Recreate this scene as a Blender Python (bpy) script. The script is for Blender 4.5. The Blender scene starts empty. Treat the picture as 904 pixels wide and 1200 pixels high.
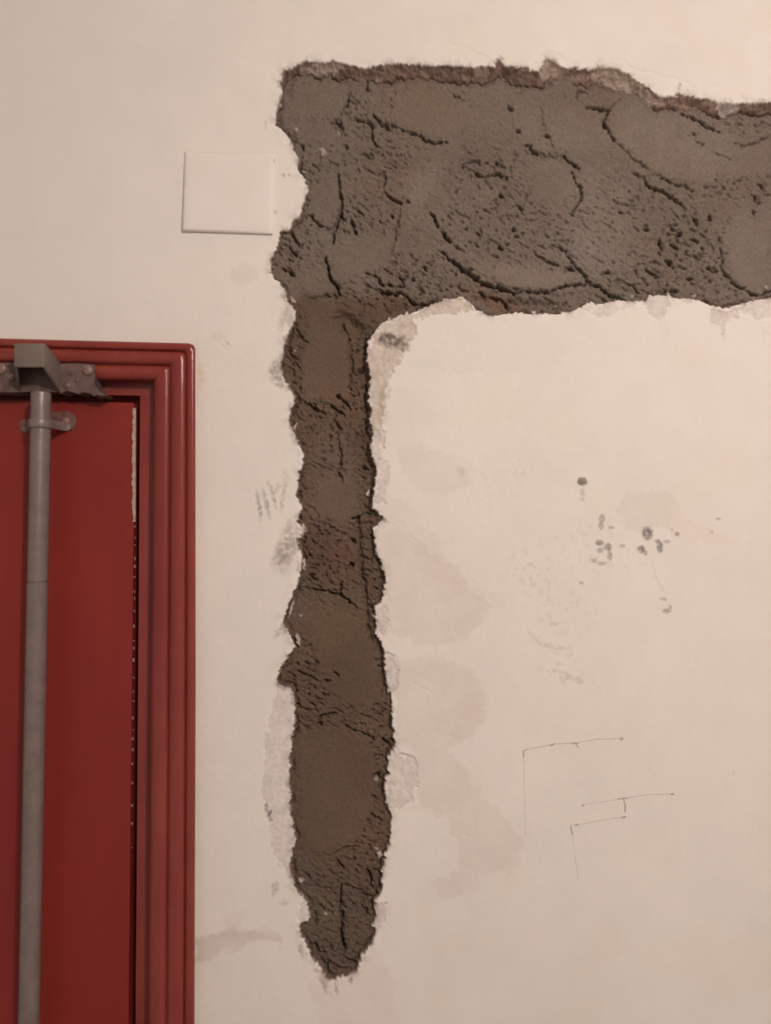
import bpy, bmesh, math, random
import numpy as np

# ------------------------------------------------------------------ camera, light, exposure
S = 0.001            # metres per photograph pixel on the wall plane
D = 0.90             # camera distance from the wall
Z0 = 1.87            # height of the lens above the floor
scene = bpy.context.scene
cam_d = bpy.data.cameras.new('camera')
cam_d.sensor_fit = 'VERTICAL'
cam_d.sensor_height = 36.0
cam_d.lens = 36.0 * (D / S) / 1200.0
cam_d.clip_start = 0.02
cam = bpy.data.objects.new('camera', cam_d)
cam.location = (0, -D, Z0)
cam.rotation_euler = (math.pi / 2, 0, 0)
scene.collection.objects.link(cam)
scene.camera = cam

world = bpy.data.worlds.new('world')
scene.world = world
world.use_nodes = True
world.node_tree.nodes['Background'].inputs[0].default_value = (1.0, 0.86, 0.785, 1)
world.node_tree.nodes['Background'].inputs[1].default_value = 0.34

ld = bpy.data.lights.new('ceiling_bulb_offscreen', 'POINT')
ld.energy = 57.5
ld.color = (1.0, 0.858, 0.772)
ld.shadow_soft_size = 0.045
lo = bpy.data.objects.new('ceiling_bulb_offscreen', ld)
lo.location = (0.60, -1.60, 2.58)
scene.collection.objects.link(lo)

vs = scene.view_settings
vs.view_transform = 'Standard'
vs.look = 'None'
vs.gamma = 1.0
vs.use_curve_mapping = False
vs.exposure = 0.0

# ------------------------------------------------------------------ helpers
col = scene.collection

def lin(c):
    c = np.asarray(c, dtype=np.float64) / 255.0
    return np.where(c <= 0.04045, c / 12.92, ((c + 0.055) / 1.055) ** 2.4)

LIGHT = np.array([0.936, 0.847, 0.76])     # tint of the bulb light on a white card

def alb(r, g, b):
    return np.clip(lin((r, g, b)) / LIGHT, 0.003, 0.95)

def P(u, v, h=0.0):
    """point seen at pixel (u, v) that stands h metres in front of the wall plane"""
    k = (D - h) / D
    return ((u - 452) * S * k, -h, Z0 + (600 - v) * S * k)

def link(name, me, mat=None, parent=None):
    o = bpy.data.objects.new(name, me)
    if mat is not None and me is not None:
        me.materials.append(mat)
    col.objects.link(o)
    if parent is not None:
        o.parent = parent
    return o

def tag(o, label=None, cat=None, group=None, kind=None):
    if label: o['label'] = label
    if cat: o['category'] = cat
    if group: o['group'] = group
    if kind: o['kind'] = kind
    return o

def from_bm(name, bm, mat, parent=None, smooth=True, angle=40):
    bmesh.ops.recalc_face_normals(bm, faces=bm.faces)
    me = bpy.data.meshes.new(name)
    for f in bm.faces:
        f.smooth = smooth
    if smooth:
        for e in bm.edges:
            if len(e.link_faces) == 2 and e.calc_face_angle(0) > math.radians(angle):
                e.smooth = False
    bm.to_mesh(me); bm.free()
    return link(name, me, mat, parent)

# ------------------------------------------------------------------ materials
def new_mat(name, rough=0.6, spec=0.3):
    m = bpy.data.materials.new(name)
    m.use_nodes = True
    nt = m.node_tree
    b = nt.nodes['Principled BSDF']
    b.inputs['Roughness'].default_value = rough
    b.inputs['Specular IOR Level'].default_value = spec
    return m, nt, b

def noise_node(nt, scale, detail=4, rough=0.55, stretch=None):
    tc = nt.nodes.new('ShaderNodeTexCoord')
    n = nt.nodes.new('ShaderNodeTexNoise')
    n.inputs['Scale'].default_value = scale
    n.inputs['Detail'].default_value = detail
    n.inputs['Roughness'].default_value = rough
    if stretch:
        mp = nt.nodes.new('ShaderNodeMapping')
        mp.inputs['Scale'].default_value = stretch
        nt.links.new(tc.outputs['Object'], mp.inputs['Vector'])
        nt.links.new(mp.outputs[0], n.inputs['Vector'])
    else:
        nt.links.new(tc.outputs['Object'], n.inputs['Vector'])
    return n

def bump(nt, b, sources):
    prev = None
    for n, strength, dist in sources:
        bp = nt.nodes.new('ShaderNodeBump')
        bp.inputs['Strength'].default_value = strength
        bp.inputs['Distance'].default_value = dist
        nt.links.new(n.outputs[0], bp.inputs['Height'])
        if prev: nt.links.new(prev.outputs[0], bp.inputs['Normal'])
        prev = bp
    nt.links.new(prev.outputs[0], b.inputs['Normal'])

def vertex_colour_mat(name, rough, spec, vary, vscale, bumps):
    m, nt, b = new_mat(name, rough, spec)
    at = nt.nodes.new('ShaderNodeAttribute'); at.attribute_name = 'tint'
    n = noise_node(nt, vscale, 5)
    mr = nt.nodes.new('ShaderNodeMapRange')
    mr.inputs['From Min'].default_value = 0.3; mr.inputs['From Max'].default_value = 0.7
    mr.inputs['To Min'].default_value = 1 - vary; mr.inputs['To Max'].default_value = 1 + vary
    nt.links.new(n.outputs[0], mr.inputs['Value'])
    mx = nt.nodes.new('ShaderNodeMix'); mx.data_type = 'RGBA'; mx.blend_type = 'MULTIPLY'
    mx.inputs[0].default_value = 1.0
    nt.links.new(at.outputs['Color'], mx.inputs[6])
    nt.links.new(mr.outputs[0], mx.inputs[7])
    nt.links.new(mx.outputs[2], b.inputs['Base Color'])
    bump(nt, b, [(noise_node(nt, sc, de), st, di) for sc, de, st, di in bumps])
    return m

def paint_mat(name, ca, cb, rough, spec, vscale, stretch=None, bump_s=0.15, bscale=300, bdist=0.001):
    m, nt, b = new_mat(name, rough, spec)
    n = noise_node(nt, vscale, 6, 0.6, stretch)
    r = nt.nodes.new('ShaderNodeValToRGB')
    r.color_ramp.elements[0].position = 0.32; r.color_ramp.elements[1].position = 0.68
    r.color_ramp.elements[0].color = (*ca, 1); r.color_ramp.elements[1].color = (*cb, 1)
    nt.links.new(n.outputs[0], r.inputs[0])
    nt.links.new(r.outputs[0], b.inputs['Base Color'])
    bump(nt, b, [(noise_node(nt, bscale, 3, 0.6, stretch), bump_s, bdist)])
    return m

M_WALL = vertex_colour_mat('painted_plaster', 0.62, 0.25, 0.02, 22,
                           [(9, 3, 0.12, 0.004), (130, 3, 0.06, 0.0010), (500, 2, 0.06, 0.0005)])
M_MORTAR = vertex_colour_mat('damp_mortar', 0.85, 0.18, 0.09, 420,
                             [(260, 4, 0.45, 0.0014), (900, 3, 0.40, 0.0007)])
M_PLATE = paint_mat('painted_plate', alb(221, 206, 191), alb(224, 210, 196), 0.55, 0.25, 20, None, 0.08, 90)
M_FRAME = paint_mat('red_brown_gloss_paint', alb(124, 48, 40), alb(136, 58, 48), 0.27, 0.45, 26, (1, 1, 0.25), 0.45, 420, 0.0007)
M_LEAF = paint_mat('red_door_paint', alb(124, 38, 31), alb(134, 43, 34), 0.42, 0.30, 14, (1, 1, 0.3), 0.18, 160, 0.0008)
M_BARE = paint_mat('bare_chipped_edge', alb(150, 128, 110), alb(178, 158, 140), 0.8, 0.1, 160)
M_ROD = paint_mat('grey_painted_steel', alb(108, 91, 83), alb(122, 104, 95), 0.33, 0.6, 60, None, 0.5, 520, 0.0006)
M_KEEP = paint_mat('dull_grey_steel', alb(106, 90, 79), alb(118, 102, 90), 0.48, 0.4, 70, None, 0.3, 300, 0.0006)
M_KPLATE = paint_mat('painted_over_steel', alb(88, 66, 58), alb(112, 90, 80), 0.42, 0.4, 90, None, 0.5, 180, 0.001)
M_EAR = paint_mat('painted_over_clip', alb(96, 58, 50), alb(122, 88, 78), 0.34, 0.5, 120, None, 0.4, 260, 0.0008)
M_SCREW = paint_mat('screw_steel', alb(118, 88, 78), alb(140, 112, 100), 0.35, 0.5, 200)
M_PENCIL = paint_mat('pencil_graphite', alb(192, 177, 163), alb(206, 190, 176), 0.7, 0.1, 400, None, 0.05)
M_PENCIL_D = paint_mat('pencil_graphite_dark', alb(158, 143, 131), alb(176, 161, 148), 0.7, 0.1, 400, None, 0.05)
M_FLOOR = paint_mat('floor_tile', (0.32, 0.25, 0.2), (0.36, 0.29, 0.23), 0.4, 0.4, 12)
M_CEIL = paint_mat('ceiling_paint', (0.75, 0.71, 0.66), (0.78, 0.74, 0.69), 0.7, 0.2, 12)

# ------------------------------------------------------------------ numpy noise
def _tables(seed):
    r = np.random.default_rng(seed)
    a = r.random((256, 256)).astype(np.float32) * 2 * np.pi
    return np.cos(a), np.sin(a)
_TB = {}
def gnoise(x, y, seed=0):
    if seed not in _TB: _TB[seed] = _tables(seed)
    gx, gy = _TB[seed]
    xf = np.floor(x); yf = np.floor(y)
    xi = xf.astype(np.int32) & 255; yi = yf.astype(np.int32) & 255
    fx = (x - xf).astype(np.float32); fy = (y - yf).astype(np.float32)
    x1 = (xi + 1) & 255; y1 = (yi + 1) & 255
    a = gx[yi, xi] * fx + gy[yi, xi] * fy
    b = gx[yi, x1] * (fx - 1) + gy[yi, x1] * fy
    c = gx[y1, xi] * fx + gy[y1, xi] * (fy - 1)
    d = gx[y1, x1] * (fx - 1) + gy[y1, x1] * (fy - 1)
    sx = fx * fx * fx * (fx * (fx * 6 - 15) + 10); sy = fy * fy * fy * (fy * (fy * 6 - 15) + 10)
    return (a + (b - a) * sx + ((c + (d - c) * sx) - (a + (b - a) * sx)) * sy) * 1.5
def fbm(x, y, scale, octs=3, seed=0, gain=0.5):
    t = 0; amp = 1.0; f = 1.0 / scale
    for o in range(octs):
        t = t + amp * gnoise(x * f + 17.3 * o, y * f + 5.1 * o, seed + o)
        amp *= gain; f *= 2.03
    return t
def sstep(a, b, x):
    t = np.clip((x - a) / (b - a), 0, 1)
    return t * t * (3 - 2 * t)

# ------------------------------------------------------------------ the wall grid (in photograph pixels)
FS = 1.1
ul = np.concatenate([np.arange(-1500, -676, 75), np.array([-675., -600, -500, -400, -300, -200, -120, -60, 0, 60, 110]),
                     np.arange(150, 930, FS), np.arange(932, 1345, 5.0), np.arange(1400, 2300, 100.)])
vl = np.concatenate([np.arange(-280, -35, 49.), np.arange(-32, 1232, FS), np.arange(1240, 2471, 123.)])
U, V = np.meshgrid(ul.astype(np.float32), vl.astype(np.float32))
NU, NV = len(ul), len(vl)

def sub(u0, u1, v0, v1):
    a = np.searchsorted(ul, u0); b = np.searchsorted(ul, u1)
    c = np.searchsorted(vl, v0); d = np.searchsorted(vl, v1)
    return (slice(c, max(d, c + 1)), slice(a, max(b, a + 1)))

# shared warps for ragged edges
FW = sub(150, 1345, -32, 1232)
WX = np.zeros_like(U); WY = np.zeros_like(U)
WX[FW] = 1.2 * fbm(U[FW], V[FW], 14, 3, 11) + 3.4 * (np.abs(gnoise(U[FW] / 7.5, V[FW] / 7.5, 16)) - 0.25) + 1.7 * (np.abs(gnoise(U[FW] / 3.6, V[FW] / 3.6, 17)) - 0.25) + 0.8 * gnoise(U[FW] / 3.1, V[FW] / 3.1, 15)
WY[FW] = 1.2 * fbm(U[FW], V[FW], 14, 3, 31) + 3.4 * (np.abs(gnoise(U[FW] / 7.5, V[FW] / 7.5, 36)) - 0.25) + 1.7 * (np.abs(gnoise(U[FW] / 3.6, V[FW] / 3.6, 37)) - 0.25) + 0.8 * gnoise(U[FW] / 3.1, V[FW] / 3.1, 35)

def seg_dist(x, y, pts, closed):
    d2 = np.full(x.shape, 1e9, np.float32); ins = np.zeros(x.shape, bool); tt = np.zeros(x.shape, np.float32); sg = np.zeros(x.shape, np.float32)
    n = len(pts); cnt = n if closed else n - 1
    for i in range(cnt):
        ax, ay = pts[i]; bx, by = pts[(i + 1) % n]
        dx, dy = bx - ax, by - ay; L = dx * dx + dy * dy + 1e-9
        t = np.clip(((x - ax) * dx + (y - ay) * dy) / L, 0, 1)
        q = (x - ax - t * dx) ** 2 + (y - ay - t * dy) ** 2
        m = q < d2
        d2 = np.where(m, q, d2)
        if closed:
            if ay != by:
                ins ^= ((ay > y) != (by > y)) & (x < (bx - ax) * (y - ay) / (by - ay) + ax)
        else:
            tt = np.where(m, (i + t) / cnt, tt)
            sg = np.where(m, 0.6 * (x - ax - t * dx) - 0.8 * (y - ay - t * dy), sg)
    d = np.sqrt(d2)
    return (np.where(ins, d, -d), None) if closed else (d, (tt, sg))

def region(pts, pad):
    xs = [p[0] for p in pts]; ys = [p[1] for p in pts]
    return sub(min(xs) - pad, max(xs) + pad, min(ys) - pad, max(ys) + pad)

def poly_mask(pts, feather=1.0, warp=1.0, extra=0.0):
    r = region(pts, 12 + feather * 2)
    w = warp
    x = U[r] + w * WX[r]; y = V[r] + w * WY[r]
    if extra:
        x = x + extra * fbm(U[r], V[r], 22, 3, 51); y = y + extra * fbm(U[r], V[r], 22, 3, 61)
    sd, _ = seg_dist(x, y, pts, True)
    return r, sstep(-feather, feather, sd), sd

def line_dist(pts, pad, warp=1.0):
    r = region(pts, pad)
    d, (t, line_dist.side) = seg_dist(U[r] + warp * WX[r], V[r] + warp * WY[r], pts, False)
    return r, d, t

def ell(cx, cy, rx, ry, soft=0.5, warp=0.0, ang=0.0):
    R = max(rx, ry)
    r = sub(cx - R * 1.9 - 5, cx + R * 1.9 + 5, cy - R * 1.9 - 5, cy + R * 1.9 + 5)
    x = U[r] + warp * WX[r] - cx; y = V[r] + warp * WY[r] - cy
    c, s = math.cos(ang), math.sin(ang)
    q = np.sqrt(((x * c + y * s) / rx) ** 2 + ((-x * s + y * c) / ry) ** 2)
    return r, 1 - sstep(1 - soft, 1 + soft, q)

# ------------------------------------------------------------------ outline of the chase cut in the plaster
OUT = [(327, 97), (330, 110), (326.5, 126), (322, 133), (323, 145), (333, 155), (343, 169.5), (349, 184), (349, 201),
 (358, 211), (360, 223), (355.5, 240), (350, 255), (344, 260), (340, 268), (329, 271), (325, 285), (321, 300), (316, 319),
 (326.5, 331), (334, 342), (337, 355), (345, 364), (346, 376), (339, 385), (334, 402), (328, 428), (332.5, 441.5),
 (341, 457), (346, 465), (341, 479), (338, 493), (345.5, 510), (349.5, 520), (356, 534), (356, 544), (350, 553),
 (347.5, 580), (353, 594), (348.5, 610), (355, 624), (349, 633), (354, 654), (352, 673), (346, 690), (338, 707),
 (330, 731), (338, 740), (345, 759), (338, 770), (329, 782), (324, 796), (329, 804), (341.5, 806), (344.5, 819),
 (344.5, 848), (340.5, 884), (339, 914), (341, 951), (345.5, 981), (340, 1016), (343, 1032), (349.5, 1048), (360, 1058),
 (362, 1079), (350.5, 1086), (353, 1097), (361, 1114), (374, 1133), (384, 1149.5), (404, 1146), (417, 1140), (430, 1114),
 (440, 1101), (441, 1090), (436, 1086), (441, 1074), (440, 1058), (448, 1044), (448, 1028), (450, 1011), (457, 988),
 (459.5, 958), (452.5, 937), (450, 921), (457, 908), (455, 890), (463.5, 871), (460, 840), (459, 815), (453, 802),
 (451, 777), (450, 760), (442, 744), (440, 711), (449, 701), (452, 680), (448, 659), (440, 648), (439.5, 619), (450, 608),
 (436, 593), (440, 570), (441.5, 550), (434, 525), (438, 510), (434, 494), (435, 479), (432, 462), (435, 440), (430, 421),
 (432, 400), (440, 387), (449, 377), (471.5, 369), (505, 358.5), (523, 350), (543, 348), (551, 355), (558, 363), (573, 369),
 (608, 367), (652, 367.5), (675, 364), (687, 355), (705, 357), (722.5, 351), (739, 353), (756, 354), (762, 346), (785, 346),
 (794, 350), (820, 351.5), (836, 359.5), (850, 362), (868, 357), (885.5, 351.5), (904, 350), (960, 353), (1040, 347),
 (1120, 356), (1200, 349), (1290, 352), (1306, 300), (1300, 230), (1308, 170), (1296, 128), (1200, 121), (1080, 130),
 (980, 119), (904, 118), (882, 120), (868, 120), (843, 120), (820, 113), (797, 111), (774, 113), (762, 102.5),
 (747.5, 95), (737, 86.5), (724.5, 81), (700, 78), (689, 82), (675, 80), (661, 79.5), (650, 71), (641, 68), (634, 75),
 (632.5, 83), (613, 80), (592.5, 77), (582, 70), (579.5, 78), (550, 78), (525, 76.5), (500, 76), (463, 74), (448, 75),
 (426, 79), (408, 75), (390, 70), (376, 73), (360, 70), (351.5, 75), (333, 83)]
CH = sub(295, 1344, 45, 1175)
SD = np.full(U.shape, -999.0, np.float32)
SD[CH] = seg_dist(U[CH] + WX[CH], V[CH] + WY[CH], OUT, True)[0]

# broken-edge width: broad crumbling band on the upper edge, narrow elsewhere
EW = np.full(U.shape, 2.4, np.float32)
topband = (V < 165) & (U > 322)
EW = np.where(topband, 2.4 + 11 * sstep(322, 375, U) * sstep(150, 118, V), EW)
EW = EW + np.where(topband, 5.0 * fbm(U, V * 0.6, 26, 3, 71) + 1.5 * gnoise(U / 5.0, V / 5.0, 73), 1.0 * fbm(U, V, 25, 2, 72))
EW = np.clip(EW, 1.6, 22)

# ------------------------------------------------------------------ WALL height (mm) and colour
H = 0.5 * fbm(U, V, 260, 2, 81).astype(np.float32)
C = np.empty(U.shape + (3,), np.float32); C[:] = alb(222, 203, 187)

def tintmix(r, m, c, k=1.0):
    C[r] = C[r] * (1 - k * m[..., None]) + np.asarray(c, np.float32) * (k * m[..., None])

# faint cloudiness of old paint and filler
cl = fbm(U[FW], V[FW], 120, 4, 91)
C[FW] *= (1 + 0.022 * cl)[..., None]
cl2 = sstep(0.15, 0.5, fbm(U[FW], V[FW], 90, 4, 95))
C[FW] = C[FW] * (1 + cl2[..., None] * np.array([-0.005, -0.015, -0.03], np.float32) * sstep(440, 520, U[FW])[..., None])

FILL = [  # filler patches: outline, colour, relief mm
 ([(455, 372), (520, 368), (600, 362), (690, 360), (700, 385), (670, 415), (630, 432), (580, 442), (530, 440), (480, 425)], (214, 197, 181), -0.35, .45),
 ([(452, 455), (505, 455), (515, 480), (505, 500), (460, 498)], (214, 196, 182), 0.2, .4),
 ([(468, 520), (520, 530), (550, 545), (555, 565), (530, 580), (490, 575), (470, 555)], (208, 188, 173), -0.25, .45),
 ([(446, 575), (480, 590), (520, 640), (540, 670), (575, 690), (597, 700), (590, 712), (560, 705), (540, 690), (500, 640), (470, 615), (446, 612)], (213, 190, 176), 0.3, .5),
 ([(443, 612), (480, 625), (515, 650), (545, 682), (578, 712), (560, 735), (545, 752), (490, 756), (455, 742), (446, 690)], (206, 183, 167), -0.35, .6),
 ([(462, 775), (500, 770), (545, 780), (575, 820), (565, 845), (556, 865), (520, 880), (545, 900), (560, 930), (590, 955), (614, 988), (608, 1020), (585, 1024), (555, 1030), (560, 1045), (520, 1056), (505, 1035), (540, 1020), (535, 990), (520, 955), (495, 945), (490, 885), (465, 870)], (207, 184, 169), -0.35, .55),
 ([(535, 815), (560, 808), (576, 828), (565, 842), (552, 862), (530, 860)], (204, 179, 164), 0.1, .35),
 ([(722, 598), (735, 580), (760, 573), (785, 576), (800, 590), (790, 612), (760, 625), (735, 622)], (206, 189, 172), -0.25, .5),
 ([(775, 590), (800, 600), (835, 620), (870, 630), (865, 640), (810, 638), (785, 628)], (218, 192, 172), 0.1, .45),
 ([(268, 312), (298, 308), (300, 328), (285, 335), (268, 325)], (205, 184, 169), -0.2, .5),
 ([(246, 388), (258, 379), (266, 392), (258, 404), (247, 400)], (205, 185, 171), -0.2, .5),
 ([(229, 1098), (262, 1090), (300, 1088), (330, 1098), (327, 1108), (300, 1102), (265, 1115), (245, 1130), (229, 1126)], (196, 172, 157), -0.2, .7),
 ([(262, 1068), (285, 1068), (285, 1092), (262, 1095)], (204, 180, 165), 0.0, .4),
 ([(365, 1155), (440, 1110), (460, 1150), (470, 1230), (380, 1230)], (210, 183, 167), -0.1, .35),
 ([(560, 680), (600, 650), (660, 660), (690, 700), (680, 740), (620, 745), (580, 720)], (219, 201, 185), -0.2, .3),
 ([(770, 640), (850, 640), (880, 690), (850, 740), (790, 745), (760, 700)], (221, 199, 180), 0.2, .3)]
for pts, c, dh, k in FILL:
    r, m, sd = poly_mask(pts, 3.5, 1.0, 6.0)
    m2 = m * (0.75 + 0.35 * fbm(U[r], V[r], 35, 3, 101))
    tintmix(r, np.clip(m2, 0, 1), alb(*c), k)
    H[r] += 0.5 * dh * sstep(-4, 4, sd)

# chipped places where the paint skin is gone and sandy plaster shows
CHIP = [
 ([(441, 388), (450, 378), (470, 371), (500, 361), (523, 351), (546, 349), (557, 364), (535, 367), (505, 369), (484, 377), (489, 392), (478, 403), (470, 420), (460, 437), (452, 455), (450, 488), (447, 522), (438, 522), (432, 498), (434, 478), (430, 440), (428, 420)], (186, 156, 132), 1.2),
 ([(434, 505), (443, 503), (452, 508), (448, 525), (444, 545), (438, 548), (436, 525)], (206, 180, 163), 1.0),
 ([(445, 530), (456, 540), (457, 560), (451, 592), (441, 590), (440, 560)], (203, 176, 161), 0.5),
 ([(440, 712), (452, 710), (456, 730), (449, 748), (441, 744)], (203, 176, 160), 0.6),
 ([(450, 766), (459, 764), (462, 772), (467, 780), (466, 800), (461, 818), (452, 812)], (205, 178, 163), 1.3),
 ([(454, 880), (462, 872), (467, 884), (484, 886), (489, 897), (490, 922), (484, 928), (483, 938), (470, 948), (456, 954), (450, 930)], (210, 183, 166), 1.3),
 ([(438, 1060), (452, 1060), (455, 1072), (447, 1082), (440, 1098), (434, 1090)], (205, 175, 160), 1.0),
 ([(345, 806), (324, 806), (318, 830), (310, 870), (306, 925), (312, 955), (316, 985), (327, 1018), (344, 1046), (352, 1046), (343, 1020), (349, 985), (344, 940), (342, 900), (348, 850), (348, 820)], (212, 186, 170), 0.5),
 ([(328, 344), (336, 346), (344, 360), (344, 370), (338, 382), (331, 376), (333, 362)], (196, 170, 153), 0.9),
 ([(347, 512), (352, 520), (358, 535), (356, 548), (348, 552), (346, 532)], (226, 204, 189), 0.7),
 ([(350, 1060), (362, 1058), (364, 1080), (352, 1084), (347, 1075)], (214, 188, 173), 1.0),
 ([(684, 364), (690, 352), (712, 352), (735, 348), (745, 356), (728, 366), (705, 372)], (214, 188, 170), 0.9),
 ([(755, 356), (765, 344), (782, 346), (786, 358), (778, 372), (765, 376)], (206, 180, 164), 0.9),
 ([(828, 370), (836, 360), (852, 364), (868, 360), (866, 374), (852, 378), (849, 398), (842, 382), (832, 378)], (203, 174, 157), 0.9),
 ([(868, 360), (886, 352), (908, 350), (940, 352), (938, 366), (908, 368), (890, 376), (872, 370)], (210, 184, 167), 0.9),
 ([(372, 1134), (386, 1152), (390, 1172), (380, 1160), (368, 1136)], (204, 172, 155), 0.5),
 ([(633, 84), (634, 76), (641, 67), (652, 71), (660, 80), (658, 90), (636, 92)], (178, 142, 112), 0.6),
 ([(686, 86), (700, 76), (722, 80), (740, 90), (752, 100), (770, 112), (790, 116), (770, 122), (740, 108), (715, 96)], (178, 142, 112), 0.8),
 ([(840, 122), (868, 120), (874, 128), (868, 138), (850, 136)], (220, 192, 172), 0.7),
 ([(352, 76), (378, 72), (396, 70), (404, 78), (392, 86), (370, 84)], (170, 134, 110), 0.7)]
RAW = np.zeros_like(U)
for pts, c, dh in CHIP:
    r, m, sd = poly_mask(pts, 0.9, 1.0, 1.5)
    mott = fbm(U[r], V[r], 13, 3, 115) + 0.5 * gnoise(U[r] / 4.0, V[r] / 4.0, 116)
    sd = sd + 3.0 * np.minimum(mott, 0.2) * (np.abs(sd) < 9)
    m = sstep(-0.9, 0.9, sd)
    cc = 0.7 * alb(*c) * np.array([0.985, 1.03, 1.07]) + 0.3 * alb(204, 189, 175)
    cc = cc * (1 - 0.30 * np.clip(0.6 - mott, 0, 1)[..., None]) + C[r] * 0.30 * np.clip(0.6 - mott, 0, 1)[..., None]
    g = 1 + 0.10 * fbm(U[r], V[r], 5, 2, 111) + 0.06 * fbm(U[r], V[r], 20, 2, 112)
    C[r] = C[r] * (1 - m[..., None]) + (cc * g[..., None]) * m[..., None]
    H[r] -= m * dh * (1 + 0.3 * fbm(U[r], V[r], 7, 2, 113))
    RAW[r] = np.maximum(RAW[r], m)

# mortar smeared on the paint beside the cut
SMEAR = [  # centre, radii, angle, colour, strength, graininess
 (461, 399, 16, 8, 0.1, (92, 74, 62), .95), (473, 406, 8, 5, 0.6, (120, 98, 84), .7), (452, 394, 7, 5, 0, (88, 72, 62), .7),
 (323, 434, 7, 12, 0.2, (140, 120, 106), .75), (328, 447, 6, 6, 0, (130, 112, 99), .7), (331, 376, 4, 12, 0, (160, 138, 123), .5),
 (338, 640, 10, 28, 0.15, (160, 140, 125), .75), (330, 650, 9, 16, 0.3, (150, 130, 117), .6), (335, 560, 5, 10, 0, (170, 150, 136), .3),
 (304, 592, 2.3, 17, -0.15, (140, 121, 108), .7), (311, 585, 2.2, 12, -0.2, (150, 132, 119), .6), (320, 580, 2.6, 15, -0.25, (146, 127, 114), .65),
 (332, 584, 2.6, 15, 0.15, (156, 137, 124), .6), (315, 598, 2, 9, -0.3, (156, 137, 124), .5), (326, 572, 2, 7, 0.3, (160, 140, 126), .5),
 (448, 480, 6, 16, 0, (170, 144, 124), .5), (452, 460, 6, 10, 0, (165, 140, 122), .5), (446, 606, 9, 3, 0.5, (96, 78, 66), .9),
 (341, 728, 3, 16, 0.5, (100, 84, 72), .75), (328, 738, 3, 10, 0.6, (150, 130, 116), .6), (334, 800, 10, 7, 0, (108, 90, 78), .8),
 (330, 822, 8, 14, 0, (196, 170, 155), .5), (317, 955, 2.2, 5, 0, (88, 68, 58), .95), (313, 945, 1.6, 5, -0.5, (120, 98, 86), .8),
 (323, 1040, 3, 8, 0.2, (178, 157, 143), .7), (334, 1058, 4, 4, 0, (180, 160, 146), .7), (355, 1114, 3, 9, -0.4, (164, 140, 126), .7),
 (395, 1156, 2, 8, 0, (160, 136, 120), .7), (380, 1156, 2, 9, -0.3, (150, 124, 110), .7), (412, 1148, 3, 5, 0, (110, 92, 80), .7),
 (586, 73, 5, 6, 0.5, (104, 86, 74), .9), (797, 101, 2.0, 4, 0, (150, 126, 112), .9), (332, 205, 1.6, 2.2, 0, (150, 130, 116), .8),
 (340, 206, 2.2, 1.4, 0.6, (128, 108, 96), .8), (323, 249, 2.2, 2.2, 0, (165, 146, 132), .8), (320, 186, 1.4, 3, 0, (170, 150, 136), .7),
 (312, 147, 1.4, 5, 0, (188, 168, 153), .7), (313, 272, 2.5, 3, 0, (186, 166, 151), .6), (268, 402, 4, 1.6, 0.5, (176, 155, 142), .6),
 (235, 440, 4, 16, 0, (206, 172, 130), .5), (780, 390, 5, 14, 0.1, (210, 189, 173), .4), (897, 388, 3, 5, 0, (205, 184, 168), .5)]
for cx, cy, rx, ry, an, c, k in SMEAR:
    r, m = ell(cx, cy, rx, ry, 0.55, 1.1, an)
    g = np.clip(0.75 + 0.7 * fbm(U[r], V[r], 6, 2, 121), 0, 1)
    tintmix(r, np.clip(m * g, 0, 1), alb(*c), k)
    H[r] += 0.5 * m * k * g

# dirt dragged over the rim all along the cut
near = (SD > -12) & (SD < 1)
grime = sstep(0.05, 0.75, fbm(U, V, 14, 3, 131) + 0.25) * np.exp(np.minimum(SD, 0) / 3.2) * near
side = np.where(U < 350, 1.0, 0.75)
tintmix((slice(None), slice(None)), np.clip(grime * side * 0.75, 0, 1), alb(126, 106, 92))

# dots, stains and faint dirt
DOTS = [(759, 625, 6.6, 7.6, .66), (752, 644, 4.6, 4.4, .6), (757, 648, 2.6, 3, .4), (774, 641, 3.8, 6.5, .6), (771, 634, 3, 2.6, .5),
 (782, 635, 4, 1.8, .4), (794, 626, 3, 2.6, .5), (706, 608, 3.6, 5, .42), (705, 616, 3, 5, .42), (717, 618, 4, 1.8, .35),
 (703, 636, 5, 3.4, .55), (713, 641, 4.6, 4.6, .5), (704, 645, 4, 3.4, .38), (715, 651, 3.2, 6, .42), (696, 657, 4.5, 3, .32),
 (706, 660, 5.5, 2.6, .32), (730, 640, 3, 2, .4), (842, 608, 3, 1.5, .35), (682, 683, 2, 2, .35), (778, 702, 4, 2, .38),
 (782, 716, 5, 3, .4), (786, 711, 2, 3, .3), (835, 624, 2.4, 1.6, .25), (788, 621, 2, 2, .2), (683, 577, 3, 5, .22), (683, 585, 2.5, 3, .2),
 (650, 731, 5, 2.4, .2), (613, 555, 3, 3, .08), (540, 553, 5, 6, .12), (860, 905, 2, 2, .12)]
for cx, cy, rx, ry, k in DOTS:
    r, m = ell(cx, cy, rx, ry, 0.35, 0.25)
    g = np.clip(0.85 + 0.5 * fbm(U[r], V[r], 4, 2, 141), 0, 1)
    tintmix(r, m * g, alb(108, 94, 84), min(1, k * 1.4))
for cx, cy, rx, ry, an, k in [(662, 790, 34, 9, .35, .35), (650, 760, 30, 6, .4, .22), (620, 670, 26, 22, 0, .22), (700, 645, 60, 34, 0, .10), (655, 715, 40, 26, .3, .16), (590, 560, 40, 30, 0, .06)]:
    r, m = ell(cx, cy, rx, ry, 0.7, 1.0, an)
    g = sstep(0.1, 0.7, fbm(U[r], V[r], 9, 3, 151))
    tintmix(r, m * g, alb(150, 134, 120), k)

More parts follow.
